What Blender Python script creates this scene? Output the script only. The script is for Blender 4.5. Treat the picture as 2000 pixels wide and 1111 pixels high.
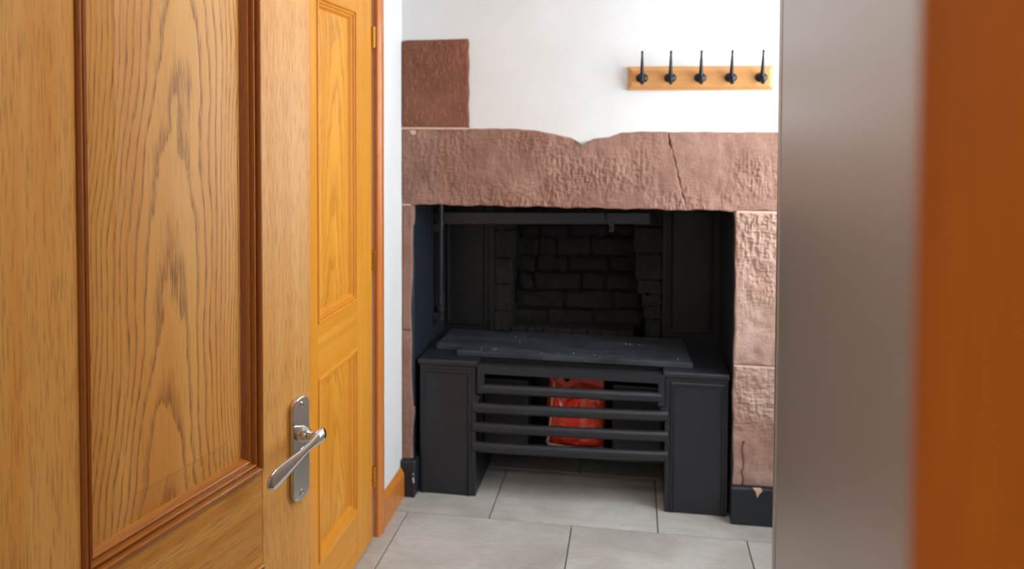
import bpy, bmesh, math, random
import numpy as np
from mathutils import Vector, Matrix

for o in list(bpy.data.objects):
    bpy.data.objects.remove(o, do_unlink=True)
SC = bpy.context.scene
COL = SC.collection
R = math.radians

# ------------------------------------------------------------------ camera
EYE = 1.48
YAW, PITCH, ROLL = R(9.053), R(1.768), R(0.21)
F_PX, PY = 1513.3, 285.7            # focal length and principal row for a 2000 x 1111 frame
fw = Vector((-math.sin(YAW)*math.cos(PITCH), math.cos(YAW)*math.cos(PITCH), -math.sin(PITCH)))
rt0 = Vector((math.cos(YAW), math.sin(YAW), 0))
rt = rt0*math.cos(ROLL) + rt0.cross(fw)*math.sin(ROLL)
up = rt.cross(fw)
cd = bpy.data.cameras.new('camera')
cam = bpy.data.objects.new('camera', cd); COL.objects.link(cam)
cam.matrix_world = Matrix(((rt.x, up.x, -fw.x, 0), (rt.y, up.y, -fw.y, 0), (rt.z, up.z, -fw.z, EYE), (0, 0, 0, 1)))
cd.sensor_fit = 'HORIZONTAL'; cd.sensor_width = 36.0
cd.lens = 36.0*F_PX/2000.0
cd.shift_y = -(555.5-PY)/2000.0
cd.clip_start = 0.02
cd.dof.use_dof = True
cd.dof.focus_distance = 1.38
cd.dof.aperture_fstop = 4.4
SC.camera = cam

# ------------------------------------------------------------------ world, lights, exposure
W = bpy.data.worlds.new('world'); SC.world = W
W.use_nodes = True
W.node_tree.nodes['Background'].inputs['Color'].default_value = (0.93, 0.96, 1.0, 1)
W.node_tree.nodes['Background'].inputs['Strength'].default_value = 0.45

def area(name, loc, direction, sx, sy, power, color):
    d = bpy.data.lights.new(name, 'AREA'); d.shape = 'RECTANGLE'; d.size = sx; d.size_y = sy
    d.energy = power; d.color = color
    o = bpy.data.objects.new(name, d); COL.objects.link(o); o.location = loc
    o.rotation_euler = Vector(direction).to_track_quat('-Z', 'Y').to_euler()
    return o
# daylight entering by the window of the right wall, between the fridge and the chimney wall
area('window_daylight', (1.40, 2.33, 1.52), (-1, -0.02, -0.12), 0.88, 1.22, 50, (0.88, 0.95, 1.0))
# ceiling light of the kitchen, then an added fill lamp behind the camera
area('ceiling_light', (0.10, 1.15, 2.36), (0, 0, -1), 0.5, 0.5, 9, (1.0, 0.93, 0.83))
area('hall_fill', (-0.2, -0.9, 2.3), (0.0, 0.45, -1), 0.6, 0.6, 7, (1.0, 0.95, 0.88))

VS = SC.view_settings
SC.display_settings.display_device = 'sRGB'
VS.view_transform = 'Standard'; VS.look = 'None'; VS.gamma = 1.0; VS.use_curve_mapping = False
VS.exposure = 0.08

# ------------------------------------------------------------------ materials
def S(r, g, b):
    def c(v):
        v /= 255.0
        return v/12.92 if v <= 0.04045 else ((v+0.055)/1.055)**2.4
    return (c(r), c(g), c(b), 1)

class NT:
    def __init__(s, name, rough=0.5, metal=0.0, spec=0.5):
        s.m = bpy.data.materials.new(name); s.m.use_nodes = True
        s.t = s.m.node_tree; s.b = s.t.nodes['Principled BSDF']
        s.b.inputs['Roughness'].default_value = rough; s.b.inputs['Metallic'].default_value = metal
        s.b.inputs['Specular IOR Level'].default_value = spec
        s.tc = s.t.nodes.new('ShaderNodeTexCoord')
    def L(s, a, b): s.t.links.new(a, b)
    def put(s, sock, v):
        if isinstance(v, bpy.types.NodeSocket): s.L(v, sock)
        else: sock.default_value = v
    def coord(s, scale=(1, 1, 1), loc=(0, 0, 0), rnd=0.0):
        n = s.t.nodes.new('ShaderNodeMapping'); n.inputs['Scale'].default_value = scale; n.inputs['Location'].default_value = loc
        src = s.tc.outputs['Object']
        if rnd:
            oi = s.t.nodes.new('ShaderNodeObjectInfo')
            v = s.t.nodes.new('ShaderNodeVectorMath'); v.operation = 'MULTIPLY_ADD'
            cx = s.t.nodes.new('ShaderNodeCombineXYZ')
            for k in ('X', 'Y', 'Z'): s.L(oi.outputs['Random'], cx.inputs[k])
            s.L(cx.outputs[0], v.inputs[0]); v.inputs[1].default_value = (rnd, rnd*1.7, rnd*2.3); s.L(src, v.inputs[2]); src = v.outputs[0]
        s.L(src, n.inputs['Vector']); return n.outputs[0]
    def noise(s, vec, scale=1.0, detail=3.0, rough=0.55, dist=0.0):
        n = s.t.nodes.new('ShaderNodeTexNoise'); s.L(vec, n.inputs['Vector'])
        n.inputs['Scale'].default_value = scale; n.inputs['Detail'].default_value = detail
        n.inputs['Roughness'].default_value = rough; n.inputs['Distortion'].default_value = dist
        return n.outputs['Fac']
    def math(s, op, a, b=0.0, c=0.0, clamp=False):
        n = s.t.nodes.new('ShaderNodeMath'); n.operation = op; n.use_clamp = clamp
        for i, v in enumerate((a, b, c)): s.put(n.inputs[i], v)
        return n.outputs[0]
    def ramp(s, fac, stops, interp='LINEAR'):
        n = s.t.nodes.new('ShaderNodeValToRGB'); n.color_ramp.interpolation = interp
        while len(n.color_ramp.elements) < len(stops): n.color_ramp.elements.new(0.5)
        for e, (p, c) in zip(n.color_ramp.elements, stops):
            e.position = p; e.color = c if not isinstance(c, (int, float)) else (c, c, c, 1)
        s.L(fac, n.inputs['Fac']); return n.outputs['Color']
    def mix(s, fac, a, b, mode='MIX'):
        n = s.t.nodes.new('ShaderNodeMix'); n.data_type = 'RGBA'; n.blend_type = mode
        s.put(n.inputs['Factor'], fac); s.put(n.inputs[6], a); s.put(n.inputs[7], b)
        return n.outputs[2]
    def xyz(s, vec=None):
        n = s.t.nodes.new('ShaderNodeSeparateXYZ'); s.L(vec or s.tc.outputs['Object'], n.inputs[0]); return n.outputs
    def bump(s, h, strength=0.3, dist=0.002):
        n = s.t.nodes.new('ShaderNodeBump'); n.inputs['Strength'].default_value = strength; n.inputs['Distance'].default_value = dist
        s.L(h, n.inputs['Height']); s.L(n.outputs[0], s.b.inputs['Normal'])
    def color(s, v): s.put(s.b.inputs['Base Color'], v); return s
    def rough(s, v): s.put(s.b.inputs['Roughness'], v); return s

def oak(name, light, mid, dark, axis='z', rough=0.42, pores=0.5):
    """straight-grained oak; axis = direction the grain runs in object space"""
    m = NT(name, rough)
    def sc(across, along):
        return {'z': (across, across, along), 'x': (along, across, across), 'y': (across, along, across)}[axis]
    broad = m.noise(m.coord(sc(26, 0.9), rnd=7), 1, 3, 0.5, 0.3)
    col = m.ramp(broad, [(0.30, light), (0.62, mid)])
    por = m.noise(m.coord(sc(560, 24), rnd=3), 1, 2, 0.6)
    pm = m.ramp(por, [(0.50, 0.0), (0.66, 1.0)])
    col = m.mix(m.math('MULTIPLY', pm, pores), col, dark)
    fine = m.noise(m.coord(sc(140, 4), rnd=5), 1, 2, 0.6)
    col = m.mix(m.math('MULTIPLY', m.ramp(fine, [(0.45, 0.0), (0.75, 1.0)]), 0.35), col, mid)
    m.color(col)
    m.bump(m.math('MULTIPLY', pm, -1.0), 0.25, 0.0006)
    return m.m

def oak_panel(name, light, mid, dark, uc, zc=0.9, k1=330.0, k2=7.0, rough=0.42):
    """flat-sawn oak with cathedral figure; x runs across the board, z along it"""
    m = NT(name, rough)
    wob = m.noise(m.coord((2.2, 2.2, 1.6), (uc*3, 0, 0)), 1, 2, 0.5)
    wob2 = m.noise(m.coord((14, 14, 3.2)), 1, 3, 0.6)
    jag = m.noise(m.coord((160, 160, 14)), 1, 2, 0.6)
    o = m.xyz()
    x = m.math('SUBTRACT', o['X'], uc)
    x = m.math('ADD', x, m.math('MULTIPLY', m.math('SUBTRACT', wob, 0.5), 0.13))
    p = m.math('MULTIPLY', m.math('MULTIPLY', x, x), k1)
    p = m.math('ADD', p, m.math('MULTIPLY', m.math('SUBTRACT', o['Z'], zc), k2))
    p = m.math('ADD', p, m.math('MULTIPLY', wob2, 2.2))
    p = m.math('ADD', p, m.math('MULTIPLY', jag, 0.34))
    fr = m.math('FRACT', p)
    band = m.ramp(fr, [(0.0, 1.0), (0.10, 0.9), (0.34, 0.10), (0.86, 0.0), (0.97, 0.25), (1.0, 1.0)])
    por = m.noise(m.coord((430, 430, 26)), 1, 2, 0.6)
    pm = m.ramp(por, [(0.36, 0.0), (0.62, 1.0)])
    mask = m.math('MULTIPLY', band, m.math('MULTIPLY_ADD', pm, 0.75, 0.25))
    base = m.ramp(m.noise(m.coord((9, 9, 0.8)), 1, 2, 0.5), [(0.35, light), (0.68, mid)])
    col = m.mix(m.math('MULTIPLY', mask, 0.78), base, dark)
    p2 = m.ramp(m.noise(m.coord((520, 520, 18)), 1, 1, 0.5), [(0.60, 0.0), (0.72, 1.0)])
    col = m.mix(m.math('MULTIPLY', p2, 0.22), col, dark)
    m.color(col)
    m.bump(m.math('MULTIPLY', mask, -1.0), 0.3, 0.0008)
    return m.m

OL, OM, OD = S(242, 186, 104), S(230, 158, 66), S(160, 96, 38)
M = {}
M['oak_v'] = oak('oak_upright_grain', OL, OM, OD, 'z')
M['oak_h'] = oak('oak_level_grain', S(236, 178, 88), S(214, 142, 48), S(136, 80, 26), 'x')
M['oak_p2'] = oak_panel('oak_figured_panel', S(238, 178, 94), S(222, 148, 58), S(122, 68, 34), 0.315, 0.95, 480, 5.0)
YL, YM, YD = S(226, 158, 58), S(212, 138, 36), S(168, 98, 24)  # same oak as the open door; the difference in sheen is put into these colours
M['yoak_v'] = oak('sheen_toned_oak_upright', YL, YM, YD, 'z', pores=0.22)
M['yoak_h'] = oak('sheen_toned_oak_level', YL, YM, YD, 'x', pores=0.22)
M['yoak_p'] = oak_panel('sheen_toned_oak_panel', YL, YM, YD, 0.30, 0.6, 260, 4)
M['mould_v'] = oak('oak_moulding_upright', S(186, 114, 40), S(158, 88, 24), S(92, 48, 10), 'z', 0.22, 0.35)
M['mould_h'] = oak('oak_moulding_level', S(200, 132, 58), S(170, 100, 32), S(96, 52, 14), 'x', 0.22, 0.35)
M['arch'] = oak('red_oak_trim', S(216, 138, 66), S(196, 112, 44), S(134, 74, 28), 'z', 0.30, 0.4)
M['frame'] = oak('orange_oak_frame', S(224, 124, 20), S(206, 104, 10), S(150, 72, 8), 'z', 0.75, 0.3)
M['frame'].node_tree.nodes['Principled BSDF'].inputs['Specular IOR Level'].default_value = 0.2
M['arch_y'] = oak('red_oak_trim_level', S(222, 144, 68), S(202, 120, 46), S(134, 76, 30), 'y', 0.28, 0.4)
M['rack'] = oak('pine_rack_board', S(226, 172, 112), S(206, 144, 84), S(170, 106, 54), 'x', 0.35, 0.2)

def plaster():
    m = NT('white_wall_paint', 0.75, spec=0.25)
    n = m.noise(m.coord((6, 6, 6)), 1, 4)
    m.color(m.ramp(n, [(0.3, (0.73, 0.73, 0.73, 1)), (0.7, (0.77, 0.77, 0.775, 1))]))
    m.bump(m.noise(m.coord((60, 60, 60)), 1, 3), 0.06, 0.001)
    return m.m
M['plaster'] = plaster()

def sandstone(name, a, b, c, pale=0.0, fine=1.0):
    m = NT(name, 0.85, spec=0.2)
    n1 = m.noise(m.coord((5, 5, 5), rnd=9), 1, 4, 0.6)
    n2 = m.noise(m.coord((38, 38, 60)), 1, 4, 0.65)
    col = m.ramp(n1, [(0.32, a), (0.55, b), (0.72, c)])
    col = m.mix(m.math('MULTIPLY', m.ramp(n2, [(0.45, 0.0), (0.72, 1.0)]), 0.30), col, c)
    hz = m.noise(m.coord((60, 60, 300)), 1, 2, 0.6)
    vt = m.noise(m.coord((300, 300, 70)), 1, 2, 0.6)
    grit = m.noise(m.coord((420, 420, 420)), 1, 2, 0.6)
    dash = m.ramp(m.noise(m.coord((190, 190, 34), (3, 1, 2)), 1, 1, 0.5), [(0.60, 0.0), (0.74, 1.0)])
    col = m.mix(m.math('MULTIPLY', dash, 0.25+pale), col, S(206, 168, 146))
    if pale:
        pm = m.ramp(m.noise(m.coord((9, 9, 5), (4, 2, 0)), 1, 4, 0.7), [(0.42, 0.0), (0.72, 1.0)])
        col = m.mix(m.math('MULTIPLY', pm, pale*2.5), col, S(200, 184, 172))
    m.color(col)
    h = m.math('ADD', m.math('MULTIPLY', hz, 0.55), m.math('MULTIPLY', vt, 0.55))
    h = m.math('ADD', h, m.math('MULTIPLY', grit, 0.3))
    m.bump(h, 0.8*fine, 0.004)
    return m.m
M['stone'] = sandstone('red_sandstone', S(138, 103, 90), S(154, 117, 103), S(168, 132, 118))
M['stone_r'] = sandstone('weathered_sandstone', S(162, 124, 108), S(176, 142, 127), S(190, 160, 147), 0.16)
M['stone_d'] = sandstone('dark_red_sandstone', S(120, 76, 60), S(134, 87, 69), S(146, 97, 79))

def simple(name, col, rough=0.6, metal=0.0, bump=None, spec=0.5):
    m = NT(name, rough, metal, spec)
    n = m.noise(m.coord((20, 20, 20), rnd=3), 1, 4)
    m.color(m.ramp(n, [(0.3, tuple(v*0.88 for v in col[:3])+(1,)), (0.7, tuple(min(1, v*1.1) for v in col[:3])+(1,))]))
    if bump: m.bump(m.noise(m.coord((bump[0],)*3), 1, 3), bump[1], bump[2])
    return m.m
M['mortar'] = simple('pale_mortar', S(212, 180, 160), 0.9, bump=(200, 0.5, 0.002))
M['iron'] = simple('black_leaded_iron', S(35, 38, 45), 0.36, 0.0, (160, 0.22, 0.001))
M['iron_d'] = simple('sooty_shaded_iron', S(25, 25, 26), 0.48, 0.0, (160, 0.2, 0.001), 0.35)  # darker copy of the iron, with the shade of the recess in its colour
M['paint'] = simple('black_wall_paint', S(31, 37, 46), 0.42, 0.0, (60, 0.35, 0.003))
M['soot'] = simple('sooty_brick', S(37, 35, 33), 0.8, 0.0, (70, 0.9, 0.008), 0.25)
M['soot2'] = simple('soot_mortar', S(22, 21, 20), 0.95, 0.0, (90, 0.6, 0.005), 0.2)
M['brass'] = simple('polished_brass', S(214, 170, 84), 0.25, 1.0)
M['hookiron'] = simple('hammered_black_iron', S(34, 37, 42), 0.36, 0.3, (220, 0.5, 0.002))
M['seam'] = simple('cream_plastic_seam', S(222, 196, 164), 0.5)
M['crumb'] = simple('plaster_crumb', S(190, 184, 174), 0.9)
M['grout'] = simple('grey_grout', S(112, 108, 102), 0.9)
M['rubber'] = simple('dark_gasket', S(46, 38, 34), 0.7)
M['greymortar'] = simple('grey_mortar_plug', S(140, 138, 132), 0.95, bump=(150, 0.6, 0.003))

def chrome():
    m = NT('polished_chrome', 0.07, 1.0); m.color((0.70, 0.69, 0.68, 1)); return m.m
M['chrome'] = chrome()

def steel():
    m = NT('brushed_steel', 0.45, 0.85)
    n = m.noise(m.coord((3, 260, 0.8)), 1, 3, 0.6)
    m.color(m.ramp(n, [(0.3, (0.47, 0.445, 0.425, 1)), (0.7, (0.505, 0.48, 0.46, 1))]))
    m.rough(m.math('MULTIPLY_ADD', n, 0.08, 0.40))
    return m.m
M['steel'] = steel()

def tile():
    m = NT('stone_look_tile', 0.42)
    c = m.coord((1, 1, 1), rnd=13)
    n1 = m.noise(c, 3.2, 5, 0.62, 0.6); n2 = m.noise(m.coord((4, 16, 4), rnd=5), 1, 4, 0.7, 1.0)
    col = m.ramp(n1, [(0.30, S(166, 162, 155)), (0.52, S(190, 188, 183)), (0.72, S(204, 203, 200))])
    vein = m.ramp(n2, [(0.44, 0.0), (0.50, 1.0), (0.56, 0.0)])
    col = m.mix(m.math('MULTIPLY', vein, 0.22), col, S(150, 142, 130))
    m.color(col)
    m.bump(m.noise(m.coord((90, 90, 90)), 1, 3), 0.08, 0.001)
    return m.m
M['tile'] = tile()

def slate():
    m = NT('black_painted_board', 0.42)
    n = m.noise(m.coord((5, 16, 16)), 1, 5, 0.65)
    m.color(m.ramp(n, [(0.35, S(42, 45, 50)), (0.7, S(68, 75, 84))]))  # bluish sheen of the window painted into the base colour
    m.rough(m.math('MULTIPLY_ADD', n, 0.35, 0.25))
    m.bump(m.noise(m.coord((12, 120, 120)), 1, 4), 0.25, 0.002)
    return m.m
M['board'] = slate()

def bag_mat():
    m = NT('printed_red_plastic', 0.22)
    o = m.xyz()
    n = m.noise(m.coord((40, 40, 40)), 1, 3)
    base = m.ramp(n, [(0.3, S(226, 56, 34)), (0.7, S(240, 84, 56))])
    def between(v, a, b): return m.math('MULTIPLY', m.math('GREATER_THAN', v, a), m.math('LESS_THAN', v, b))
    mid = m.math('MULTIPLY', between(o['X'], -0.035, 0.018), between(o['Z'], 0.05, 0.215))
    col = m.mix(mid, base, S(246, 44, 16))
    lines = m.math('GREATER_THAN', m.math('FRACT', m.math('MULTIPLY', o['Z'], 130.0)), 0.5)
    txt = m.math('MULTIPLY', between(o['X'], 0.022, 0.042), between(o['Z'], 0.06, 0.21))
    col = m.mix(m.math('MULTIPLY', m.math('MULTIPLY', txt, lines), 0.6), col, S(240, 170, 150))
    faded = m.math('MULTIPLY', m.math('GREATER_THAN', o['Z'], 0.225), 0.45)
    col = m.mix(faded, col, S(176, 78, 58))
    m.color(col); return m.m
M['bag'] = bag_mat()

def glass():
    m = NT('clear_pane', 0.02); m.b.inputs['Transmission Weight'].default_value = 1.0; m.color((0.95, 0.98, 0.98, 1)); return m.m
M['glass'] = glass()

# ------------------------------------------------------------------ geometry helpers
ORG = {}
def root(name, loc=(0, 0, 0), rotz=0.0, label=None, cat=None, kind=None, group=None, local=False):
    o = bpy.data.objects.new(name, None); COL.objects.link(o); o.location = loc; o.rotation_euler = (0, 0, rotz)
    o.empty_display_size = 0.05
    ORG[o.name] = Vector((0, 0, 0)) if local else Vector(loc)
    tag(o, label, cat, kind, group); return o
def tag(o, label=None, cat=None, kind=None, group=None):
    if label: o['label'] = label
    if cat: o['category'] = cat
    if kind: o['kind'] = kind
    if group: o['group'] = group
    return o

class MB:
    def __init__(s): s.v = []; s.f = []
    def add(s, vs, fs):
        n = len(s.v); s.v += [tuple(v) for v in vs]; s.f += [tuple(i+n for i in f) for f in fs]; return s
    def box(s, x0, x1, y0, y1, z0, z1):
        return s.add([(x, y, z) for z in (z0, z1) for y in (y0, y1) for x in (x0, x1)],
                     [(0, 2, 3, 1), (4, 5, 7, 6), (0, 1, 5, 4), (2, 6, 7, 3), (0, 4, 6, 2), (1, 3, 7, 5)])
    def prism(s, poly, axis, a, b):
        """polygon (2-D) extruded along axis from a to b; poly coordinates are the two other axes in order"""
        def P(p, w): return {'x': (w, p[0], p[1]), 'y': (p[0], w, p[1]), 'z': (p[0], p[1], w)}[axis]
        n = len(poly)
        return s.add([P(p, a) for p in poly]+[P(p, b) for p in poly],
                     [tuple(range(n)), tuple(range(2*n-1, n-1, -1))]+[(i, (i+1) % n, (i+1) % n+n, i+n) for i in range(n)])
    def loft(s, path, radii, seg=12, upv=(0, 0, 1), cap=True):
        """elliptical sections along path; radii (along upv, across)"""
        P = [Vector(p) for p in path]; n = len(P); vs = []; fs = []
        for i, p in enumerate(P):
            t = (P[min(i+1, n-1)]-P[max(i-1, 0)]).normalized()
            u = Vector(upv); u = (u-t*u.dot(t)); u = u.normalized() if u.length > 1e-4 else t.orthogonal().normalized()
            w = t.cross(u); r = radii[i] if isinstance(radii[i], (tuple, list)) else (radii[i], radii[i])
            for k in range(seg):
                a = 2*math.pi*k/seg; vs.append(p+u*math.cos(a)*r[0]+w*math.sin(a)*r[1])
        for i in range(n-1):
            for k in range(seg):
                k2 = (k+1) % seg; fs.append((i*seg+k, i*seg+k2, (i+1)*seg+k2, (i+1)*seg+k))
        if cap: fs += [tuple(range(seg-1, -1, -1)), tuple(range((n-1)*seg, n*seg))]
        return s.add(vs, fs)
    def build(s, name, mat, parent=None, smooth=False, bevel=0.0, seg=2, angle=None):
        org = ORG.get(parent.name, Vector((0, 0, 0))) if parent else Vector((0, 0, 0))
        me = bpy.data.meshes.new(name)
        me.from_pydata([(v[0]-org.x, v[1]-org.y, v[2]-org.z) for v in s.v], [], s.f)
        bm = bmesh.new(); bm.from_mesh(me); bmesh.ops.recalc_face_normals(bm, faces=bm.faces); bm.to_mesh(me); bm.free()
        me.materials.append(M[mat])
        o = bpy.data.objects.new(name, me); COL.objects.link(o); ORG[o.name] = org
        if parent: o.parent = parent
        if smooth:
            me.polygons.foreach_set('use_smooth', [True]*len(me.polygons))
            if angle: me.set_sharp_from_angle(angle=R(angle))
        if bevel:
            b = o.modifiers.new('bevel', 'BEVEL'); b.width = bevel; b.segments = seg; b.limit_method = 'ANGLE'; b.angle_limit = R(35)
            b.harden_normals = False
        return o

_rng = np.random.RandomState(5)
_T = _rng.rand(16, 256, 256)
def vn(x, y, seed=0):
    t = _T[seed % 16]; xi = np.floor(x).astype(int); yi = np.floor(y).astype(int)
    fx = x-xi; fy = y-yi; fx = fx*fx*(3-2*fx); fy = fy*fy*(3-2*fy)
    a = t[xi & 255, yi & 255]; b = t[(xi+1) & 255, yi & 255]; c = t[xi & 255, (yi+1) & 255]; d = t[(xi+1) & 255, (yi+1) & 255]
    return (a*(1-fx)+b*fx)*(1-fy)+(c*(1-fx)+d*fx)*fy-0.5

def seg_dist(x, z, pts):
    best = np.full(x.shape, 9.0)
    for (ax, az), (bx, bz) in zip(pts[:-1], pts[1:]):
        dx, dz = bx-ax, bz-az; L = dx*dx+dz*dz
        t = np.clip(((x-ax)*dx+(z-az)*dz)/L, 0, 1)
        best = np.minimum(best, np.hypot(x-ax-t*dx, z-az-t*dz))
    return best

def stone_block(name, mat, parent, xl, xr, zb, zt, y, depth, res=0.0035, lump=0.004, tool=0.0022, seed=0, edge=0.006, crack=None):
    """dressed stone: front face is a fine grid carrying lumps and chisel marks, sides run back into the wall.
       xl, xr are functions of z; zb, zt functions of x"""
    x0, x1 = float(xl(0.5*(zb(0)+zt(0)))), float(xr(0.5*(zb(0)+zt(0)))); z0, z1 = float(np.min(zb(np.array([x0, x1])))), float(np.max(zt(np.array([x0, x1]))))
    nx = max(4, int((x1-x0)/res)); nz = max(4, int((z1-z0)/res))
    s, t = np.meshgrid(np.linspace(0, 1, nx+1), np.linspace(0, 1, nz+1), indexing='ij')
    x = x0+(x1-x0)*s; z = zb(x)*(1-t)+zt(x)*t
    x = xl(z)*(1-s)+xr(z)*s; z = zb(x)*(1-t)+zt(x)*t
    h = lump*(vn(x*14, z*14, seed)+0.6*vn(x*34, z*30, seed+1))
    g = vn(x*115, z*42, seed+2)+0.8*vn(x*45, z*130, seed+3)+0.6*vn(x*70, z*70, seed+4)
    cz = -np.abs(vn(x*105, z*30, seed+6))**0.7-0.8*np.abs(vn(x*34, z*120, seed+7))**0.7+0.5*vn(x*160, z*150, seed+8)
    g = 0.7*g+1.5*cz+1.0
    wear = np.clip(0.6+1.6*vn(x*7, z*7, seed+5), 0.15, 1.5)
    h = h+tool*g*wear
    e = np.minimum(np.minimum(x-xl(z), xr(z)-x), np.minimum(z-zb(x), zt(x)-z))
    k = np.clip(1-e/edge, 0, 1); h = h*(1-0.6*k)-0.5*edge*k*k
    if crack is not None:
        d = seg_dist(x+0.006*vn(z*60, x*20, 7), z, crack[0]); h = h-crack[2]*np.clip(1-d/crack[1], 0, 1)
    yy = y-h
    V = np.stack([x, yy, z], -1).reshape(-1, 3); idx = np.arange((nx+1)*(nz+1)).reshape(nx+1, nz+1)
    q = np.stack([idx[:-1, :-1], idx[1:, :-1], idx[1:, 1:], idx[:-1, 1:]], -1).reshape(-1, 4)
    ring = list(idx[:, 0])+list(idx[-1, 1:])+list(idx[-2::-1, -1])+list(idx[0, -2:0:-1])
    nb = len(V); B = V[ring].copy(); B[:, 1] = y+depth
    n = len(ring)
    fs = [tuple(f) for f in q.tolist()]+[(ring[(i+1) % n], ring[i], nb+i, nb+(i+1) % n) for i in range(n)]
    fs.append(tuple(range(nb, nb+n)))
    m = MB(); m.v = [tuple(v) for v in V.tolist()]+[tuple(v) for v in B.tolist()]; m.f = [tuple(int(i) for i in f) for f in fs]
    return m.build(name, mat, parent, smooth=True, angle=50)

def rough_box(x0, x1, y0, y1, z0, z1, seed, r=0.010, jit=0.006, tilt=None):
    """weathered brick: bevelled box with uneven faces, about a hundred triangles"""
    bm = bmesh.new(); bmesh.ops.create_cube(bm, size=1)
    sx, sy, sz = x1-x0, y1-y0, z1-z0
    for v in bm.verts: v.co = Vector((v.co.x*sx, v.co.y*sy, v.co.z*sz))
    long = [e for e in bm.edges if abs(e.verts[0].co.x-e.verts[1].co.x) > sx*0.5]
    bmesh.ops.subdivide_edges(bm, edges=long, cuts=2)
    bmesh.ops.bevel(bm, geom=[e for e in bm.edges if e.calc_face_angle(0) > 0.5], offset=min(r, sz*0.3), segments=1, affect='EDGES')
    rg = random.Random(seed)
    for v in bm.verts: v.co += Vector((rg.uniform(-jit, jit), rg.uniform(-jit, jit), rg.uniform(-jit, jit)))
    c = Vector(((x0+x1)/2, (y0+y1)/2, (z0+z1)/2))
    m = MB(); bm.verts.index_update(); m.v = [tuple(v.co+c) for v in bm.verts]; m.f = [tuple(v.index for v in f.verts) for f in bm.faces]; bm.free()
    return m

def smooth_profile(pts, n=4):
    out = []
    P = [pts[0]]+list(pts)+[pts[-1]]
    for i in range(1, len(P)-2):
        p0, p1, p2, p3 = [np.array(q, float) for q in P[i-1:i+3]]
        for k in range(n):
            t = k/n; out.append(tuple(0.5*((2*p1)+(p2-p0)*t+(2*p0-5*p1+4*p2-p3)*t*t+(3*p1-p0-3*p2+p3)*t**3)))
    out.append(tuple(pts[-1])); return out

# ------------------------------------------------------------------ the setting
XL, XR, YB, YF, ZC = -0.907, 0.98, 2.940, 0.20, 2.40     # left wall, right wall, chimney wall, doorway wall, ceiling

fl = MB().box(-1.6, 1.25, -1.6, 3.60, -0.10, -0.008).build('floor', 'grout')
tag(fl, 'pale grey stone-look tiled kitchen floor laid in a half bond', 'floor', 'structure')
TW, TD, G = 0.622, 0.430, 0.0022
row = 0; y = 2.805-TD*9
while y < 3.45:
    off = -0.530 if round((y-2.805)/TD) % 2 == 0 else -0.842
    y0, y1 = y, min(y+TD, 3.47); x = off-TW*2
    while x < XR:
        a, b = max(x, XL-0.02 if y > 1.3 else -1.3), min(x+TW, XR)
        if b-a > 0.03:
            MB().box(a+G, b-G, y0+G, y1-G, -0.012, 0.0).build('floor_tile', 'tile', fl, bevel=0.0012, seg=1)
        x += TW
    y += TD

wl = MB()
D1Y0, D1Y1, D1Z = 1.935, 2.614, 2.00
wl.box(XL-0.12, XL, 1.45, D1Y0, 0, ZC).box(XL-0.12, XL, D1Y1, 3.40, 0, ZC).box(XL-0.12, XL, D1Y0, D1Y1, D1Z, ZC)
tag(wl.build('wall_left', 'plaster'), 'white painted wall beside the closed oak door', 'wall', 'structure')
XN = -0.722
wn = MB().box(XN-0.10, XN, -0.56, 0.715, 0, ZC).box(XN-0.10, XN, 0.715, 1.385, 2.0, ZC).box(XL-0.12, XN, 1.385, 1.45, 0, ZC).box(XL-0.12, XN-0.10, 0.66, 0.715, 0, ZC)
wn.box(-1.45, -1.40, 0.66, 1.45, 0, ZC)
tag(wn.build('wall_left_near', 'plaster'), 'white wall return holding the open oak door', 'wall', 'structure')
wb = MB().box(XL-0.12, XL, YB, 3.55, 0, 1.16).box(0.39, 0.69, YB+0.06, 3.55, 0, 1.16).box(0.69, XR+0.2, YB, 3.55, 0, 1.16).box(XL-0.12, XR+0.2, YB, 3.55, 1.47, ZC)
wb.box(XL-0.12, XL, YB, 3.55, 1.16, 1.47).box(0.76, XR+0.2, YB, 3.55, 1.16, 1.47).box(XL, -0.636, YB+0.02, 3.55, 1.45, 1.47)
# plaster dressed up to the uneven top of the lintel
top_pts = [(-0.636, 1.455), (-0.45, 1.456), (-0.369, 1.448), (-0.310, 1.436), (-0.242, 1.424), (-0.215, 1.408), (-0.197, 1.396), (-0.178, 1.408), (-0.155, 1.418), (-0.097, 1.427), (-0.050, 1.444), (0.02, 1.447), (0.12, 1.447), (0.76, 1.449)]
TX = np.array([p[0] for p in top_pts]); TZ = np.array([p[1] for p in top_pts])
poly = [(px, pz-0.004) for px, pz in top_pts]+[(0.76, 1.47), (-0.636, 1.47)]
wb.prism(poly, 'y', YB, YB+0.2)
tag(wb.build('wall_back', 'plaster'), 'white painted chimney wall above the stone fireplace', 'wall', 'structure')
wr = MB(); WY0, WY1, WZ0, WZ1 = 1.90, 2.82, 0.86, 2.14
wr.box(XR, XR+0.50, -0.56, WY0, 0, ZC).box(XR, XR+0.50, WY1, YB, 0, ZC).box(XR, XR+0.50, WY0, WY1, 0, WZ0).box(XR, XR+0.50, WY0, WY1, WZ1, ZC)
tag(wr.build('wall_right', 'plaster'), 'white wall with the window, hidden by the fridge', 'wall', 'structure')
win = MB()
for a, b, c, d in ((WY0, WY0+0.05, WZ0, WZ1), (WY1-0.05, WY1, WZ0, WZ1), (WY0, WY1, WZ0, WZ0+0.05), (WY0, WY1, WZ1-0.05, WZ1), (2.34, 2.38, WZ0, WZ1)):
    win.box(1.42, 1.47, a, b, c, d)
wo = win.build('window_1', 'plaster'); tag(wo, 'white framed kitchen window beyond the fridge', 'window', 'structure')
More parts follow.
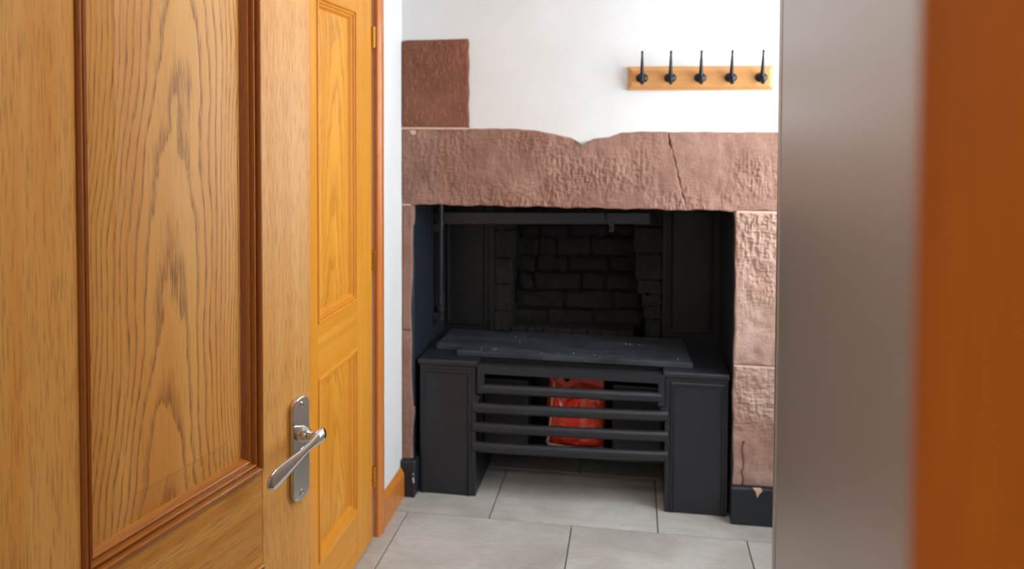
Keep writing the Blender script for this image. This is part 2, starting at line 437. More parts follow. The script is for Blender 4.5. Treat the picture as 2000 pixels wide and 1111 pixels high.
MB().box(1.442, 1.448, WY0+0.04, WY1-0.04, WZ0+0.04, WZ1-0.04).build('pane', 'glass', wo)
JX = 0.0668
wf = MB().box(JX+0.045, XR+0.50, -0.56, -0.44, 0, ZC).box(-1.45, XN+0.06, -0.56, -0.44, 0, ZC).box(XN+0.06, JX+0.045, -0.56, -0.44, 2.03, ZC)
tag(wf.build('wall_front', 'plaster'), 'white partition with the doorway behind the viewpoint', 'wall', 'structure')
tag(MB().box(-1.45, XR+0.55, -0.56, 3.55, ZC, ZC+0.1).build('ceiling', 'plaster'), 'white kitchen ceiling above the picture', 'ceiling', 'structure')

# lining of the doorway behind the camera
t = MB().box(JX+0.030, JX+0.046, -0.565, -0.435, 0, 2.03)
tag(t.build('trim_1', 'frame', bevel=0.002), 'oak lining of the doorway behind the viewpoint', 'door frame', 'structure')
# lining and architrave of the closed door
t = root('trim_2', (XL, D1Y1, 0), label='red-brown moulded oak architrave between closed door and white wall', cat='door frame', kind='structure')
MB().box(XL-0.10, XL-0.008, 2.588, 2.614, 0, 2.0).build('door_lining', 'arch', t)
MB().box(XL-0.10, XL+0.006, 1.935, 1.962, 0, 2.0).build('door_lining', 'arch', t)
MB().box(XL-0.05, XL-0.043, 1.96, 2.59, 1.985, 2.0).build('door_lining', 'arch_y', t)
prof = smooth_profile([(0.0, 0.0), (0.0, 0.012), (0.004, 0.017), (0.010, 0.018), (0.013, 0.0135), (0.018, 0.0135), (0.026, 0.0195), (0.036, 0.021), (0.046, 0.020), (0.056, 0.018), (0.060, 0.012), (0.060, 0.0)], 3)
def architrave(yb, sgn, name):
    m = MB(); n = len(prof)
    m.add([(XL+h, yb+sgn*i, z) for z in (0.0, 2.06) for i, h in prof], [(k, k+1, n+k+1, n+k) for k in range(n-1)]+[tuple(range(n-1, -1, -1)), tuple(range(n, 2*n))])
    return m.build(name, 'arch', t, smooth=True, angle=40)
architrave(2.610, 1, 'architrave'); architrave(1.943, -1, 'architrave')
MB().box(XL, XL+0.018, 1.90, 2.664, 2.0, 2.06).build('architrave_head', 'arch_y', t, bevel=0.004)
# oak skirting between the architrave and the chimney breast
sk = [(0, 0), (0.018, 0), (0.018, 0.088), (0.016, 0.098), (0.011, 0.106), (0.008, 0.114), (0.004, 0.118), (0, 0.118)]
m = MB(); m.prism([(XL+a, b) for a, b in sk], 'y', 2.669, 2.910)
tag(m.build('baseboard_left', 'arch_y'), 'short oak skirting board between architrave and black plinth', 'skirting', 'structure')

# ------------------------------------------------------------------ doors
MPROF = smooth_profile([(0.0, -0.002), (0.0, 0.001), (0.0015, 0.0042), (0.005, 0.0048), (0.0072, 0.0022), (0.0085, -0.0038), (0.0100, -0.0042), (0.0125, -0.0008), (0.0155, -0.0014), (0.0172, -0.0080), (0.0188, -0.0090), (0.0210, -0.0066), (0.0235, -0.0082), (0.0262, -0.0140), (0.029, -0.0195)], 4)
def build_door(name, loc, rotz, label, Wd, stile, mats, margin):
    d = root(name, loc, rotz, label, 'door', 'structure', local=True)
    H = 1.982; T = 0.040
    MB().box(0, stile, -T, 0, 0.008, H).build('stile', mats['v'], d, bevel=0.0015)
    MB().box(Wd-stile, Wd, -T, 0, 0.008, H).build('stile', mats['v'], d, bevel=0.0015)
    for z0, z1 in ((0.008, 0.184), (0.732, 0.891), (1.842, H)):
        MB().box(stile, Wd-stile, -T, -0.0003, z0, z1).build('rail', mats['h'], d, bevel=0.0008, seg=1)
    u0, u1 = stile, Wd-stile
    for z0, z1 in ((0.184, 0.732), (0.891, 1.842)):
        a = 0.02; b = margin
        R0 = [(u0+a, z0+a), (u1-a, z0+a), (u1-a, z1-a), (u0+a, z1-a)]
        R1 = [(u0+b, z0+b), (u1-b, z0+b), (u1-b, z1-b), (u0+b, z1-b)]
        R2 = [(p+(0.0035 if i in (0, 3) else -0.0035), q+(0.0035 if i < 2 else -0.0035)) for i, (p, q) in enumerate(R1)]
        m = MB(); vs = [(p, -0.0205, q) for p, q in R0]+[(p, -0.0150, q) for p, q in R1]+[(p, -0.0142, q) for p, q in R2]+[(p, -0.030, q) for p, q in R0]
        fs = []
        for k in range(4):
            k2 = (k+1) % 4
            fs += [(k, k2, 4+k2, 4+k), (4+k, 4+k2, 8+k2, 8+k), (k2, k, 12+k, 12+k2)]
        fs += [(8, 9, 10, 11), (15, 14, 13, 12)]
        m.add(vs, fs).build('panel', mats['p'], d)
        n = len(MPROF)
        for side in range(4):
            m = MB(); vs = []
            for e in (0, 1):
                for i, h in MPROF:
                    c = [(u0+i, z0+i), (u1-i, z0+i), (u1-i, z1-i), (u0+i, z1-i)][(side+e) % 4]; vs.append((c[0], h, c[1]))
            m.add(vs, [(k, k+1, n+k+1, n+k) for k in range(n-1)])
            m.build('panel_moulding', mats['mh'] if side in (0, 2) else mats['mv'], d, smooth=True)
    return d

d1 = build_door('door_1', (-0.905, 2.580, 0), R(-90), 'closed oak panelled door with brass hinges in the left wall', 0.614, 0.148,
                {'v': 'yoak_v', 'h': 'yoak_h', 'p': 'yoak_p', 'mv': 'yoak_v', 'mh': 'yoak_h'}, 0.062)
for zc in (1.773, 1.000, 0.232):
    m = MB()
    for k in range(5):
        z = zc-0.036+k*0.0146
        m.loft([(-0.004, 0.006, z), (-0.004, 0.006, z+0.0135)], [0.0062, 0.0062], 10)
    m.box(-0.003, 0.0015, -0.03, 0.0005, zc-0.036, zc+0.036)
    m.build('hinge', 'brass', d1)

PHI = R(11.5)
d2 = build_door('door_2', (-0.590, 1.347, 0), math.atan2(-math.cos(PHI), -math.sin(PHI)), 'large open oak panelled door with chrome lever handle at left', 0.630, 0.140,
                {'v': 'oak_v', 'h': 'oak_h', 'p': 'oak_p2', 'mv': 'mould_v', 'mh': 'mould_h'}, 0.068)
# lever handle on the lock stile
cu, hw, z0, z1 = 0.0425, 0.0245, 0.797, 0.985
pl = []
for k in range(13):
    a = math.pi*k/12; pl.append((cu+hw*math.cos(a), z1-0.017+0.017*math.sin(a)))
for k in range(13):
    a = math.pi+math.pi*k/12; pl.append((cu+hw*math.cos(a), z0+0.017+0.017*math.sin(a)))
bp = MB().prism(pl, 'y', 0.0, 0.0085).build('backplate', 'chrome', d2, bevel=0.0022, seg=3)
for zz in (z1-0.014, z0+0.014):
    m = MB().loft([(cu, 0.008, zz), (cu, 0.0098, zz), (cu, 0.0104, zz)], [0.0055, 0.0050, 0.0030], 14)
    m.build('screw', 'chrome', bp, smooth=True, angle=40)
zl = 0.918
m = MB().loft([(cu, 0.007, zl), (cu, 0.012, zl), (cu, 0.020, zl), (cu, 0.024, zl)], [0.0150, 0.0135, 0.0125, 0.0105], 20)
m.build('rose', 'chrome', bp, smooth=True, angle=40)
m = MB().loft([(cu, 0.020, zl), (cu, 0.034, zl), (cu, 0.046, zl+0.001)], [0.0085, 0.0080, 0.0085], 16)
path = [(0.034, 0.0465, 0.921), (0.038, 0.050, 0.921), (0.046, 0.053, 0.922), (0.060, 0.0545, 0.922), (0.078, 0.0545, 0.919), (0.098, 0.053, 0.914), (0.120, 0.050, 0.907), (0.142, 0.0465, 0.899), (0.160, 0.0445, 0.893), (0.174, 0.0435, 0.889), (0.181, 0.043, 0.887)]
rad = [(0.005, 0.003), (0.0115, 0.0066), (0.0135, 0.0078), (0.0115, 0.0070), (0.0082, 0.0060), (0.0078, 0.0056), (0.0108, 0.0058), (0.0145, 0.0056), (0.0162, 0.0052), (0.0125, 0.0042), (0.0030, 0.0016)]
P = smooth_profile(path, 4); Q = smooth_profile(rad, 4)
m.loft(P, [tuple(max(0.001, v) for v in q) for q in Q], 20)
m.build('lever', 'chrome', d2, smooth=True, angle=60)

# another oak door, open and seen very near at the right edge of the view
build_door('door_3', (JX, -0.430, 0), R(90), 'blurred orange-brown oak door very near at the right edge', 0.630, 0.140,
           {'v': 'frame', 'h': 'frame', 'p': 'frame', 'mv': 'frame', 'mh': 'frame'}, 0.068)

# ------------------------------------------------------------------ stone fireplace
fp = root('fireplace', (-0.25, 2.935, 0), label='old red sandstone fireplace with cracked lintel and black painted recess', cat='fireplace')
YS = 2.935
def cst(v): return lambda a: np.full(np.shape(a), v, float)
crk = [(1.160, 0.190), (1.22, 0.172), (1.29, 0.156), (1.36, 0.139), (1.395, 0.130), (1.41, 0.123), (1.46, 0.119)]
CZ = np.array([c[0] for c in crk]); CX = np.array([c[1] for c in crk])
def crack_x(z): return np.interp(z, CZ, CX)+0.0016*np.sin(z*170)+0.001*np.sin(z*410+1)
def gap(z): return 0.0007+0.0022*np.exp(-((z-1.40)/0.014)**2)+0.0006*np.sin(z*90)
def lint_top(x): return np.interp(x, np.concatenate([[-0.95], TX]), np.concatenate([[1.452], TZ]))+0.0012*np.sin(x*55)*np.cos(x*23)
def lint_bot(x): return 1.157+0.0018*np.sin(x*31)+0.0012*np.sin(x*83+1)
stone_block('lintel_stone', 'stone', fp, cst(XL+0.001), lambda z: crack_x(z)-gap(z), lint_bot, lint_top, YS, 0.22, 0.0026, 0.006, 0.0040, 0)
stone_block('lintel_stone', 'stone', fp, lambda z: crack_x(z)+gap(z), cst(0.76), lint_bot, lint_top, YS+0.001, 0.22, 0.0026, 0.006, 0.0040, 6)
stone_block('corner_stone', 'stone_d', fp, cst(XL+0.001), lambda z: -0.637-0.005*np.clip((z-1.78)/0.02, 0, 1)**2+0.0015*np.sin(z*60), lambda x: 1.459+0*x, lambda x: 1.8005+0.002*np.sin(x*9)-0.003*np.clip((-0.88-x)/0.02, 0, 1), YS-0.004, 0.10, 0.0028, 0.003, 0.0022, 3, edge=0.009)
def jl(z): return -0.865+0.004*np.sin(z*7)+0.002*np.sin(z*23)
stone_block('jamb_stone', 'stone', fp, cst(XL+0.001), jl, lambda x: 0.659+0*x, lambda x: 1.154+0*x, YS, 0.03, 0.0035, 0.002, 0.0016, 2)
stone_block('jamb_stone', 'stone', fp, cst(XL+0.001), jl, lambda x: 0.140+0*x, lambda x: 0.656+0*x, YS, 0.03, 0.0035, 0.002, 0.0016, 9)
def jr(z): return 0.367+0.002*np.sin(z*9)+0.0015*np.sin(z*37)
stone_block('jamb_stone', 'stone_r', fp, jr, cst(0.70), lambda x: 0.588+0*x, lambda x: 1.153+0*x, YS, 0.24, 0.0026, 0.011, 0.0052, 4)
stone_block('jamb_stone', 'stone_r', fp, jr, cst(0.70), lambda x: 0.136+0*x, lambda x: 0.586+0*x, YS, 0.24, 0.0026, 0.008, 0.0036, 11,
            crack=([(0.405, 0.125), (0.400, 0.18), (0.408, 0.225), (0.397, 0.26), (0.402, 0.30)], 0.005, 0.011))
MB().prism([(0.10, 1.43), (0.15, 1.43), (0.205, 1.17), (0.15, 1.17)], 'y', YS+0.035, YS+0.20).build('crack_backing', 'soot2', fp)  # added dark backing, keeps light from showing through the crack
# pale mortar in the joints
MB().box(XL+0.001, -0.640, YS-0.0035, YS+0.05, 1.4515, 1.4600).build('mortar_joint', 'mortar', fp)
MB().box(XL+0.001, -0.868, YS-0.001, YS+0.03, 1.152, 1.158).build('mortar_joint', 'mortar', fp)
MB().box(0.370, 0.70, YS-0.001, YS+0.05, 1.151, 1.158).build('mortar_joint', 'mortar', fp)
MB().prism([(-0.873, 1.447), (-0.862, 1.430), (-0.846, 1.433), (-0.850, 1.448)], 'y', YS-0.0055, YS+0.01).build('mortar_patch', 'mortar', fp)
MB().prism([(-0.222, 1.412), (-0.210, 1.398), (-0.197, 1.390), (-0.184, 1.397), (-0.176, 1.410), (-0.197, 1.400)], 'y', YS-0.004, YS+0.03).build('mortar_patch', 'greymortar', fp)
# black painted plinths
def plinth(x0, x1, y0, z1, seed):
    m = rough_box(x0, x1, y0, y0+0.10, 0.001, z1, seed, 0.006, 0.0025)
    return m
p = plinth(XL+0.019-0.018, -0.846, 2.909, 0.147, 3).build('plinth', 'paint', fp)
p = plinth(0.357, 0.72, 2.909, 0.139, 4).build('plinth', 'paint', fp)
MB().prism([(0.437, 0.141), (0.447, 0.128), (0.452, 0.108), (0.459, 0.122), (0.470, 0.134), (0.466, 0.142)], 'y', 2.9055, 2.915).build('chipped_patch', 'mortar', fp)
for cx_, cz_, w_ in ((-0.853, 0.075, 0.004), (-0.851, 0.066, 0.003), (-0.852, 0.095, 0.002)):
    MB().prism([(cx_-w_, cz_), (cx_, cz_+w_*2.2), (cx_+w_, cz_+w_), (cx_+w_*0.6, cz_-w_*1.6)], 'y', 2.9055, 2.913).build('paint_chip', 'crumb', fp)
# black painted reveals, soffit and chimney back
def reveal(xa, xb, name):
    ny, nz = 24, 60; m = MB(); vs = []
    for i in range(ny+1):
        for k in range(nz+1):
            yy = 2.942+(3.43-2.942)*i/ny; zz = 1.30*k/nz
            vs.append((xa+(xb-xa)*i/ny+0.0045*float(vn(np.array(yy*12), np.array(zz*12), 3))+0.002*float(vn(np.array(yy*50), np.array(zz*50), 4)), yy, zz))
    m.add(vs, [(i*(nz+1)+k, (i+1)*(nz+1)+k, (i+1)*(nz+1)+k+1, i*(nz+1)+k+1) for i in range(ny) for k in range(nz)])
    return m
o = reveal(-0.861, -0.846, 'l').build('reveal', 'paint', fp, smooth=True)
sm = o.modifiers.new('thick', 'SOLIDIFY'); sm.thickness = 0.03; sm.offset = -1 if o.data.polygons[0].normal.x > 0 else 1
o = reveal(0.364, 0.356, 'r').build('reveal', 'paint', fp, smooth=True)
sm = o.modifiers.new('thick', 'SOLIDIFY'); sm.thickness = 0.03; sm.offset = -1 if o.data.polygons[0].normal.x < 0 else 1
MB().box(-0.90, 0.40, 3.15, 3.75, 1.30, 1.34).build('soffit', 'soot2', fp)
MB().box(-0.90, 0.40, 2.945, 3.16, 1.30, 1.33).build('soffit', 'soot2', fp)
# masonry of the fire hole
fb = MB().box(-0.66, 0.16, 3.566, 3.66, 0.0, 1.30).box(-0.66, -0.625, 3.40, 3.60, 0.0, 1.30).box(0.12, 0.16, 3.40, 3.60, 0.0, 1.30).build('firebox_back', 'soot2', fp)
rows = [(-130, 30, [(330, 560), (570, 930), (940, 1350)]), (40, 155, [(330, 520), (527, 792), (800, 1150), (1156, 1400)]), (162, 325, [(320, 505), (517, 668), (676, 985), (992, 1400)]),
        (336, 472, [(320, 470), (494, 776), (790, 1152), (1162, 1420)]), (490, 636, [(320, 455), (470, 902), (918, 1122), (1130, 1430)]),
        (655, 803, [(300, 735), (755, 1190), (1200, 1450)]), (822, 962, [(290, 600), (618, 1010), (1018, 1480)])]
sd = 20
for ya, yb, xs in rows:
    for xa, xb in xs:
        def cv(zx, zy):
            px, py = 940+zx/4.628, 430+zy/4.628
            return -0.467+(px-1040)*0.002355, 0.867-(py-500)*0.00239+(px-1105)*0.00007
        x0, zt = cv(xa, ya); x1, zb = cv(xb, yb); sd += 1
        rg = random.Random(sd); yo = 3.553+rg.uniform(-0.010, 0.010)
        rough_box(x0-0.002, x1+0.002, yo, 3.62, zb-0.004, zt+0.004, sd, 0.013, 0.006).build('brick', 'soot', fb)
zz = [1.24, 1.12, 1.0, 0.874, 0.757, 0.637, 0.545]; xe = [-0.520, -0.524, -0.527, -0.536, -0.545, -0.543]
for i in range(6):
    sd += 1; rough_box(-0.622, xe[i], 3.392, 3.56, zz[i+1]+0.0005, zz[i]-0.0005, sd, 0.006, 0.004).build('brick', 'soot', fb)
zz = [1.24, 1.14, 1.03, 0.915, 0.80, 0.735, 0.685, 0.625, 0.545]; xs = [-0.012, -0.008, -0.002, 0.008, 0.016, 0.030, 0.042, 0.046]
for i in range(8):
    sd += 1; rough_box(xs[i], 0.118, 3.392, 3.56, zz[i+1]+0.0005, zz[i]-0.0005, sd, 0.007, 0.006).build('brick', 'soot', fb)
# row of small bricks along the foot of the fire hole
xx = [-0.545, -0.470, -0.400, -0.336, -0.268, -0.203, -0.140, -0.072, 0.0]
for i in range(8):
    sd += 1; rough_box(xx[i]+0.001, xx[i+1]-0.001, 3.388, 3.53, 0.541, 0.570, sd, 0.004, 0.002).build('hearth_brick', 'soot', fb)

# ------------------------------------------------------------------ cast iron range
rg_ = root('kitchen_range', (-0.245, 2.962, 0), label='black cast iron range with four bars built into the fireplace', cat='range')
YR = 2.962
BPROF = smooth_profile([(0.0, 0.0), (0.0015, 0.005), (0.005, 0.0075), (0.0085, 0.005), (0.010, 0.0025), (0.012, 0.0045), (0.014, 0.0035), (0.0155, 0.0)], 3)
def bead(x0, x1, z0, z1, y, parent, sides=(0, 1, 2, 3), mat='iron'):
    n = len(BPROF)
    for sd_ in sides:
        vs = []
        for e in (0, 1):
            for i, h in BPROF:
                c = [(x0+i, z0+i), (x1-i, z0+i), (x1-i, z1-i), (x0+i, z1-i)][(sd_+e) % 4]; vs.append((c[0], y-h, c[1]))
        if len(sides) == 3:
            vs = [(a, b, 0.004 if c < 0.06 else c) for a, b, c in vs]
        MB().add(vs, [(k, k+1, n+k+1, n+k) for k in range(n-1)]).build('bead_moulding', mat, parent, smooth=True)
ck = MB().box(-0.840, -0.613, YR, 3.30, 0.001, 0.517).build('cheek', 'iron', rg_, bevel=0.002)
bead(-0.830, -0.632, 0.0, 0.500, YR, ck, (1, 2, 3))
ck = MB().box(0.120, 0.352, YR, 3.30, 0.001, 0.517).build('cheek', 'iron', rg_, bevel=0.002)
bead(0.139, 0.341, 0.0, 0.503, YR, ck, (1, 2, 3))
def hob(x0, x1):
    pr = [(3.385, 0.517), (YR-0.001, 0.517), (YR-0.006, 0.521), (YR-0.009, 0.528), (YR-0.008, 0.535), (YR-0.003, 0.540), (3.385, 0.540)]
    MB().prism(pr, 'x', x0, x1).build('hob_plate', 'iron', rg_)
hob(-0.845, -0.606); hob(0.113, 0.355)
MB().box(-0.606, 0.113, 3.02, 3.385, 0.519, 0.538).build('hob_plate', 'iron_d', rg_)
# hoop frame over the fire opening
fr_ = [(-0.606, 0.415), (-0.606, 0.519), (-0.600, 0.529), (0.110, 0.529), (0.118, 0.519), (0.118, 0.408), (0.094, 0.408), (0.094, 0.494), (-0.579, 0.494), (-0.579, 0.415)]
m = MB()
m.prism([(-0.606, 0.415), (-0.579, 0.415), (-0.579, 0.494), (-0.606, 0.520)], 'y', YR-0.006, YR+0.024)
m.prism([(-0.606, 0.520), (-0.600, 0.529), (0.110, 0.529), (0.118, 0.520), (0.094, 0.494), (-0.579, 0.494)], 'y', YR-0.006, YR+0.024)
m.prism([(0.118, 0.520), (0.118, 0.408), (0.094, 0.408), (0.094, 0.494)], 'y', YR-0.006, YR+0.024)
m.build('hoop_frame', 'iron', rg_)
# four fire bars
def bar(x0, x1, zl_, zr_, h, bow):
    n = 14; path = []; rad = []
    for k in range(n+1):
        s_ = k/n; yy = YR+0.006-bow*(1-(2*s_-1)**6); path.append((x0+(x1-x0)*s_, yy, zl_+(zr_-zl_)*s_)); rad.append((h/2, 0.016))
    MB().loft(path, rad, 14, (0, 0, 1)).build('fire_bar', 'iron', rg_, smooth=True, angle=60)
bar(-0.592, 0.106, 0.432, 0.438, 0.040, 0.004)
bar(-0.622, 0.130, 0.355, 0.368, 0.042, 0.008)
bar(-0.622, 0.130, 0.278, 0.290, 0.042, 0.008)
bar(-0.622, 0.130, 0.200, 0.214, 0.042, 0.008)
for x0, x1 in ((0.100, 0.120), (-0.613, -0.594)):
    a, b = (x0, x1) if x0 > 0 else (x1, x0)
    MB().prism([(a, 0.400), (b, 0.405), (b, 0.360), (a+(b-a)*0.6, 0.380)], 'y', YR+0.002, YR+0.02).build('lug', 'iron', rg_)
# inside of the fire: back plate, side blocks, ash shelf
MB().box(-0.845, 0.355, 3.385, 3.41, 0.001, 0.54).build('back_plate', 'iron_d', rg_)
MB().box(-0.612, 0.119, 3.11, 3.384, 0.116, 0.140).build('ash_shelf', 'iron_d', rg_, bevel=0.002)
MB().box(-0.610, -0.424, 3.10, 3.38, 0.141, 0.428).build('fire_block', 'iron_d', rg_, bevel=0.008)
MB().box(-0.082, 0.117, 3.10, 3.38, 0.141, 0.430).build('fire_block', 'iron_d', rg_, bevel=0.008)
# upright iron plates either side of the fire hole
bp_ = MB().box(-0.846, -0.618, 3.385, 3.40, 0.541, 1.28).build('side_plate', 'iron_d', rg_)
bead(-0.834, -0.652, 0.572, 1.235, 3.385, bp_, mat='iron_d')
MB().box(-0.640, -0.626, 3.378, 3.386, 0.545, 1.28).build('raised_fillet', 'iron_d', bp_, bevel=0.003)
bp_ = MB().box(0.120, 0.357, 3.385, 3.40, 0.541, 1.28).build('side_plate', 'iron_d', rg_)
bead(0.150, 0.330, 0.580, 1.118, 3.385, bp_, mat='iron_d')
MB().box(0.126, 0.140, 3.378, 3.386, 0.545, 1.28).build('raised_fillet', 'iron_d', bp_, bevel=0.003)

# ------------------------------------------------------------------ pot crane
cr = root('pot_crane', (-0.822, 3.22, 0.62), label='black iron pot crane with flat arm across the top of fireplace', cat='pot crane')
cxp, cyp = -0.822, 3.22
m = MB().loft([(cxp, cyp, z) for z in (0.632, 0.66, 0.662, 0.690, 0.694, 1.020, 1.024, 1.05, 1.15)], [0.016, 0.0175, 0.019, 0.019, 0.0125, 0.0125, 0.017, 0.0175, 0.015], 16)
m.build('post', 'iron', cr, smooth=True, angle=40)
for za, zb in ((0.632, 0.668), (1.010, 1.052)):
    m = MB().prism([(-0.856, za), (cxp, za), (cxp, zb), (-0.856, zb-0.006)], 'y', cyp-0.018, cyp+0.016)
    m.build('wall_bracket', 'iron', cr, bevel=0.003)
MB().box(-0.858, -0.849, cyp-0.026, cyp+0.028, 0.61, 1.10).build('dark_strip', 'iron_d', cr, bevel=0.002)  # flat dark strip on the reveal behind the post
m = MB(); m.add([(cxp-0.02, cyp-0.012, 1.044), (0.060, cyp-0.006, 1.066), (0.060, cyp-0.006, 1.111), (cxp-0.02, cyp-0.012, 1.095),
                 (cxp-0.02, cyp+0.004, 1.044), (0.060, cyp+0.008, 1.066), (0.060, cyp+0.008, 1.111), (cxp-0.02, cyp+0.004, 1.095)],
                [(0, 1, 2, 3), (7, 6, 5, 4), (0, 4, 5, 1), (3, 2, 6, 7), (1, 5, 6, 2), (0, 3, 7, 4)])
m.build('arm', 'iron', cr, bevel=0.002)
m = MB().loft([(-0.118, cyp-0.010, 1.118), (-0.118, cyp-0.012, 1.078), (-0.104, cyp-0.012, 1.072), (-0.098, cyp-0.010, 1.040)], [0.004, 0.004, 0.005, 0.006], 8)
m.build('clip', 'iron', cr, smooth=True)
MB().box(-0.106, -0.086, cyp-0.010, cyp-0.004, 1.030, 1.062).build('hook_tab', 'iron', cr, bevel=0.002)

# ------------------------------------------------------------------ board on the hob
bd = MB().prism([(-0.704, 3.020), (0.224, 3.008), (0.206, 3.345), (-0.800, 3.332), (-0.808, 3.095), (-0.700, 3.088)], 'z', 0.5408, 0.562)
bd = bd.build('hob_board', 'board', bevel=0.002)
tag(bd, 'black painted wooden board with notched corner lying on the range', 'board')
m = MB(); rg = random.Random(8)
spots = [(-0.48, 3.25, 8, 0.03), (-0.02, 3.22, 9, 0.03), (-0.55, 3.05, 4, 0.01), (0.0, 0.0, 40, 9)]
for sx, sy, n, sp in spots:
    for k in range(n):
        if sp > 1: px, py = rg.uniform(-0.68, 0.19), rg.choice((rg.uniform(3.02, 3.33), rg.uniform(3.02, 3.06)))
        else: px, py = sx+rg.gauss(0, sp), sy+rg.gauss(0, sp*0.5)
        if not (3.018 < py < 3.325): continue
        r = rg.uniform(0.0009, 0.0022) if sp > 1 else rg.uniform(0.0012, 0.0032)
        c = Vector((px, py, 0.562+r*0.5)); a = [Vector((rg.uniform(0.6, 1.3)*r*math.cos(q), rg.uniform(0.6, 1.3)*r*math.sin(q), 0)) for q in (0, 1.57, 3.14, 4.71)]
        m.add([c+a[0], c+a[1], c+a[2], c+a[3], c+Vector((0, 0, r*0.8)), c-Vector((0, 0, r*0.5))], [(0, 1, 4), (1, 2, 4), (2, 3, 4), (3, 0, 4), (1, 0, 5), (2, 1, 5), (3, 2, 5), (0, 3, 5)])
tag(m.build('plaster_crumbs', 'crumb'), 'pale plaster crumbs scattered over the black board', 'crumbs', 'stuff')

# ------------------------------------------------------------------ red bag behind the bars
bag = root('plastic_bag', (-0.235, 3.20, 0.1405), label='crumpled red printed plastic bag standing behind the range bars', cat='bag')
nx, nz = 44, 54; vs = []; fs = []
for side in (0, 1):
    for i in range(nx+1):
        for k in range(nz+1):
            s_, t_ = i/nx*2-1, k/nz
            wdt = 0.118-0.004*math.sin(t_*9)-0.004*(t_ > 0.93)
            topz = 0.286-0.026*math.exp(-((s_+0.38)/0.17)**2)+0.006*math.sin(s_*6)
            full = (max(0, 1-s_**4))**0.5*(max(0, math.sin(math.pi*min(1, t_*1.04+0.10)))**0.5)
            A = lambda q: float(q)
            w = 0.012*A(vn(np.array(s_*3.1), np.array(t_*16), 1))+0.010*A(vn(np.array(s_*2+t_*3), np.array(t_*7-s_*2), 2))+0.009*A(vn(np.array(s_*12), np.array(t_*18), 5))
            th = 0.050*full
            yy = (-1 if side == 0 else 1)*th+(w if side == 0 else 0)*min(1, 4*(1-abs(s_)))*(1 if 0.02 < t_ else 0)
            vs.append((-0.235+s_*wdt+0.004*A(vn(np.array(t_*9), np.array(s_), 6)), 3.205+yy, 0.1412+t_*topz))
off = (nx+1)*(nz+1)
for side in (0, 1):
    for i in range(nx):
        for k in range(nz):
            a = side*off+i*(nz+1)+k; q = (a, a+nz+1, a+nz+2, a+1); fs.append(q if side == 0 else q[::-1])
for i in range(nx):
    for k in (0, nz):
        a = i*(nz+1)+k; fs.append((a, a+nz+1, off+a+nz+1, off+a))
for k in range(nz):
    for i in (0, nx):
        a = i*(nz+1)+k; fs.append((a, a+1, off+a+1, off+a))
MB().add(vs, fs).build('sack', 'bag', bag, smooth=True)
def strip(pts, name):
    MB().loft([p[:3] for p in pts], [p[3] for p in pts], 8, (0, 0, 1)).build(name, 'seam', bag, smooth=True)
strip([(-0.350, 3.160, 0.150, (0.004, 0.006)), (-0.343, 3.148, 0.20, (0.004, 0.005)), (-0.334, 3.147, 0.27, (0.003, 0.004)), (-0.331, 3.149, 0.34, (0.003, 0.0035)), (-0.322, 3.155, 0.40, (0.003, 0.003)), (-0.330, 3.17, 0.43, (0.002, 0.003))], 'side_seam')
strip([(-0.357, 3.180, 0.152, (0.010, 0.004)), (-0.34, 3.150, 0.149, (0.0075, 0.004)), (-0.28, 3.145, 0.1475, (0.005, 0.004)), (-0.20, 3.145, 0.147, (0.004, 0.004)), (-0.14, 3.150, 0.148, (0.004, 0.004)), (-0.12, 3.165, 0.150, (0.003, 0.003))], 'bottom_seam')

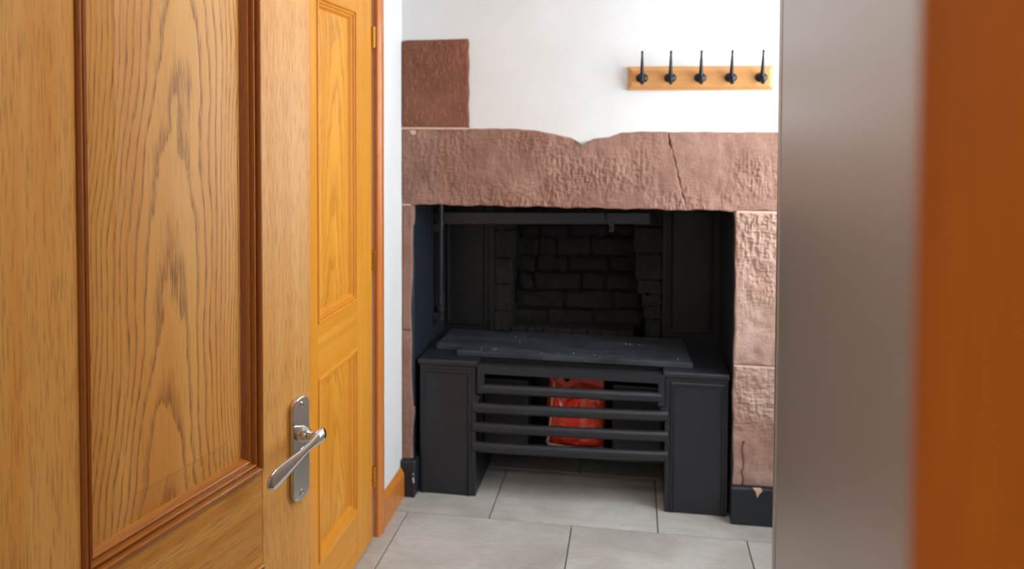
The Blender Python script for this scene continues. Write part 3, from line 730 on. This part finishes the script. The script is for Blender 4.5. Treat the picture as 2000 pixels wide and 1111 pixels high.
# ------------------------------------------------------------------ coat rack
ra = root('coat_rack', (0.2315, 2.94, 1.60), label='pine coat rack with five black iron hooks on white wall', cat='coat rack')
x0, x1, z0, z1 = -0.029, 0.492, 1.602, 1.689; b = 0.013; ya, yb = 2.931, 2.920
m = MB(); vs = [(x0, YB, z0), (x1, YB, z0), (x1, YB, z1), (x0, YB, z1), (x0, ya, z0), (x1, ya, z0), (x1, ya, z1), (x0, ya, z1), (x0+b, yb, z0+b), (x1-b, yb, z0+b), (x1-b, yb, z1-b), (x0+b, yb, z1-b)]
fs = [(8, 9, 10, 11), (3, 2, 1, 0)]
for k in range(4):
    k2 = (k+1) % 4; fs += [(k, k2, 4+k2, 4+k), (4+k, 4+k2, 8+k2, 8+k)]
m.add(vs, fs).build('backboard', 'rack', ra)
for hx in (0.022, 0.125, 0.233, 0.341, 0.448):
    m = MB().loft([(hx, 2.9202, 1.646), (hx, 2.917, 1.646), (hx, 2.912, 1.646), (hx, 2.909, 1.646)], [(0.0175, 0.0225), (0.0175, 0.0225), (0.0125, 0.017), (0.006, 0.008)], 24, (0, 0, 1))
    ro = m.build('hook', 'hookiron', ra, smooth=True, angle=50)
    pth = smooth_profile([(hx, 2.914, 1.640), (hx, 2.900, 1.652), (hx, 2.890, 1.676), (hx, 2.883, 1.704), (hx, 2.878, 1.728), (hx, 2.874, 1.738), (hx, 2.870, 1.741)], 3)
    rr = smooth_profile([(0.008, 0.0085), (0.0075, 0.0078), (0.006, 0.0066), (0.0046, 0.0052), (0.0036, 0.0036), (0.0046, 0.0046), (0.0022, 0.0022)], 3)
    MB().loft(pth, rr, 12, (0, 1, 0)).build('upper_prong', 'hookiron', ro, smooth=True)
    pth = smooth_profile([(hx, 2.914, 1.644), (hx, 2.898, 1.634), (hx, 2.884, 1.626), (hx, 2.872, 1.627), (hx, 2.865, 1.636), (hx, 2.862, 1.647)], 3)
    rr = smooth_profile([(0.008, 0.008), (0.0070, 0.0075), (0.0062, 0.0070), (0.0056, 0.0066), (0.005, 0.0060), (0.003, 0.0040)], 3)
    MB().loft(pth, rr, 12, (0, 1, 0)).build('lower_prong', 'hookiron', ro, smooth=True)
    for sx in (-0.0135, 0.0135):
        MB().loft([(hx+sx, 2.916, 1.646), (hx+sx, 2.9125, 1.646), (hx+sx, 2.9115, 1.646)], [0.0042, 0.0036, 0.002], 10, (0, 0, 1)).build('screw', 'hookiron', ro, smooth=True)

# ------------------------------------------------------------------ steel fridge
XF = 0.313
fg = root('fridge', (0.63, 1.325, 0), label='tall brushed steel fridge hiding the right side of fireplace', cat='fridge')
MB().box(XF+0.055, 0.965, 0.86, 1.795, 0.03, 1.86).build('body', 'steel', fg, bevel=0.004)
MB().box(XF, XF+0.046, 0.862, 1.752, 0.10, 1.85).build('door', 'steel', fg, bevel=0.003)
MB().box(XF+0.004, XF+0.046, 1.752, 1.770, 0.10, 1.85).build('gasket', 'rubber', fg)
MB().box(XF, XF+0.046, 1.770, 1.800, 0.10, 1.85).build('edge_trim', 'steel', fg, bevel=0.004)
MB().box(XF+0.046, XF+0.055, 0.87, 1.79, 0.10, 1.85).build('gasket', 'rubber', fg)
MB().box(XF+0.06, 0.96, 0.87, 1.79, 0.0, 0.10).build('kickboard', 'rubber', fg)
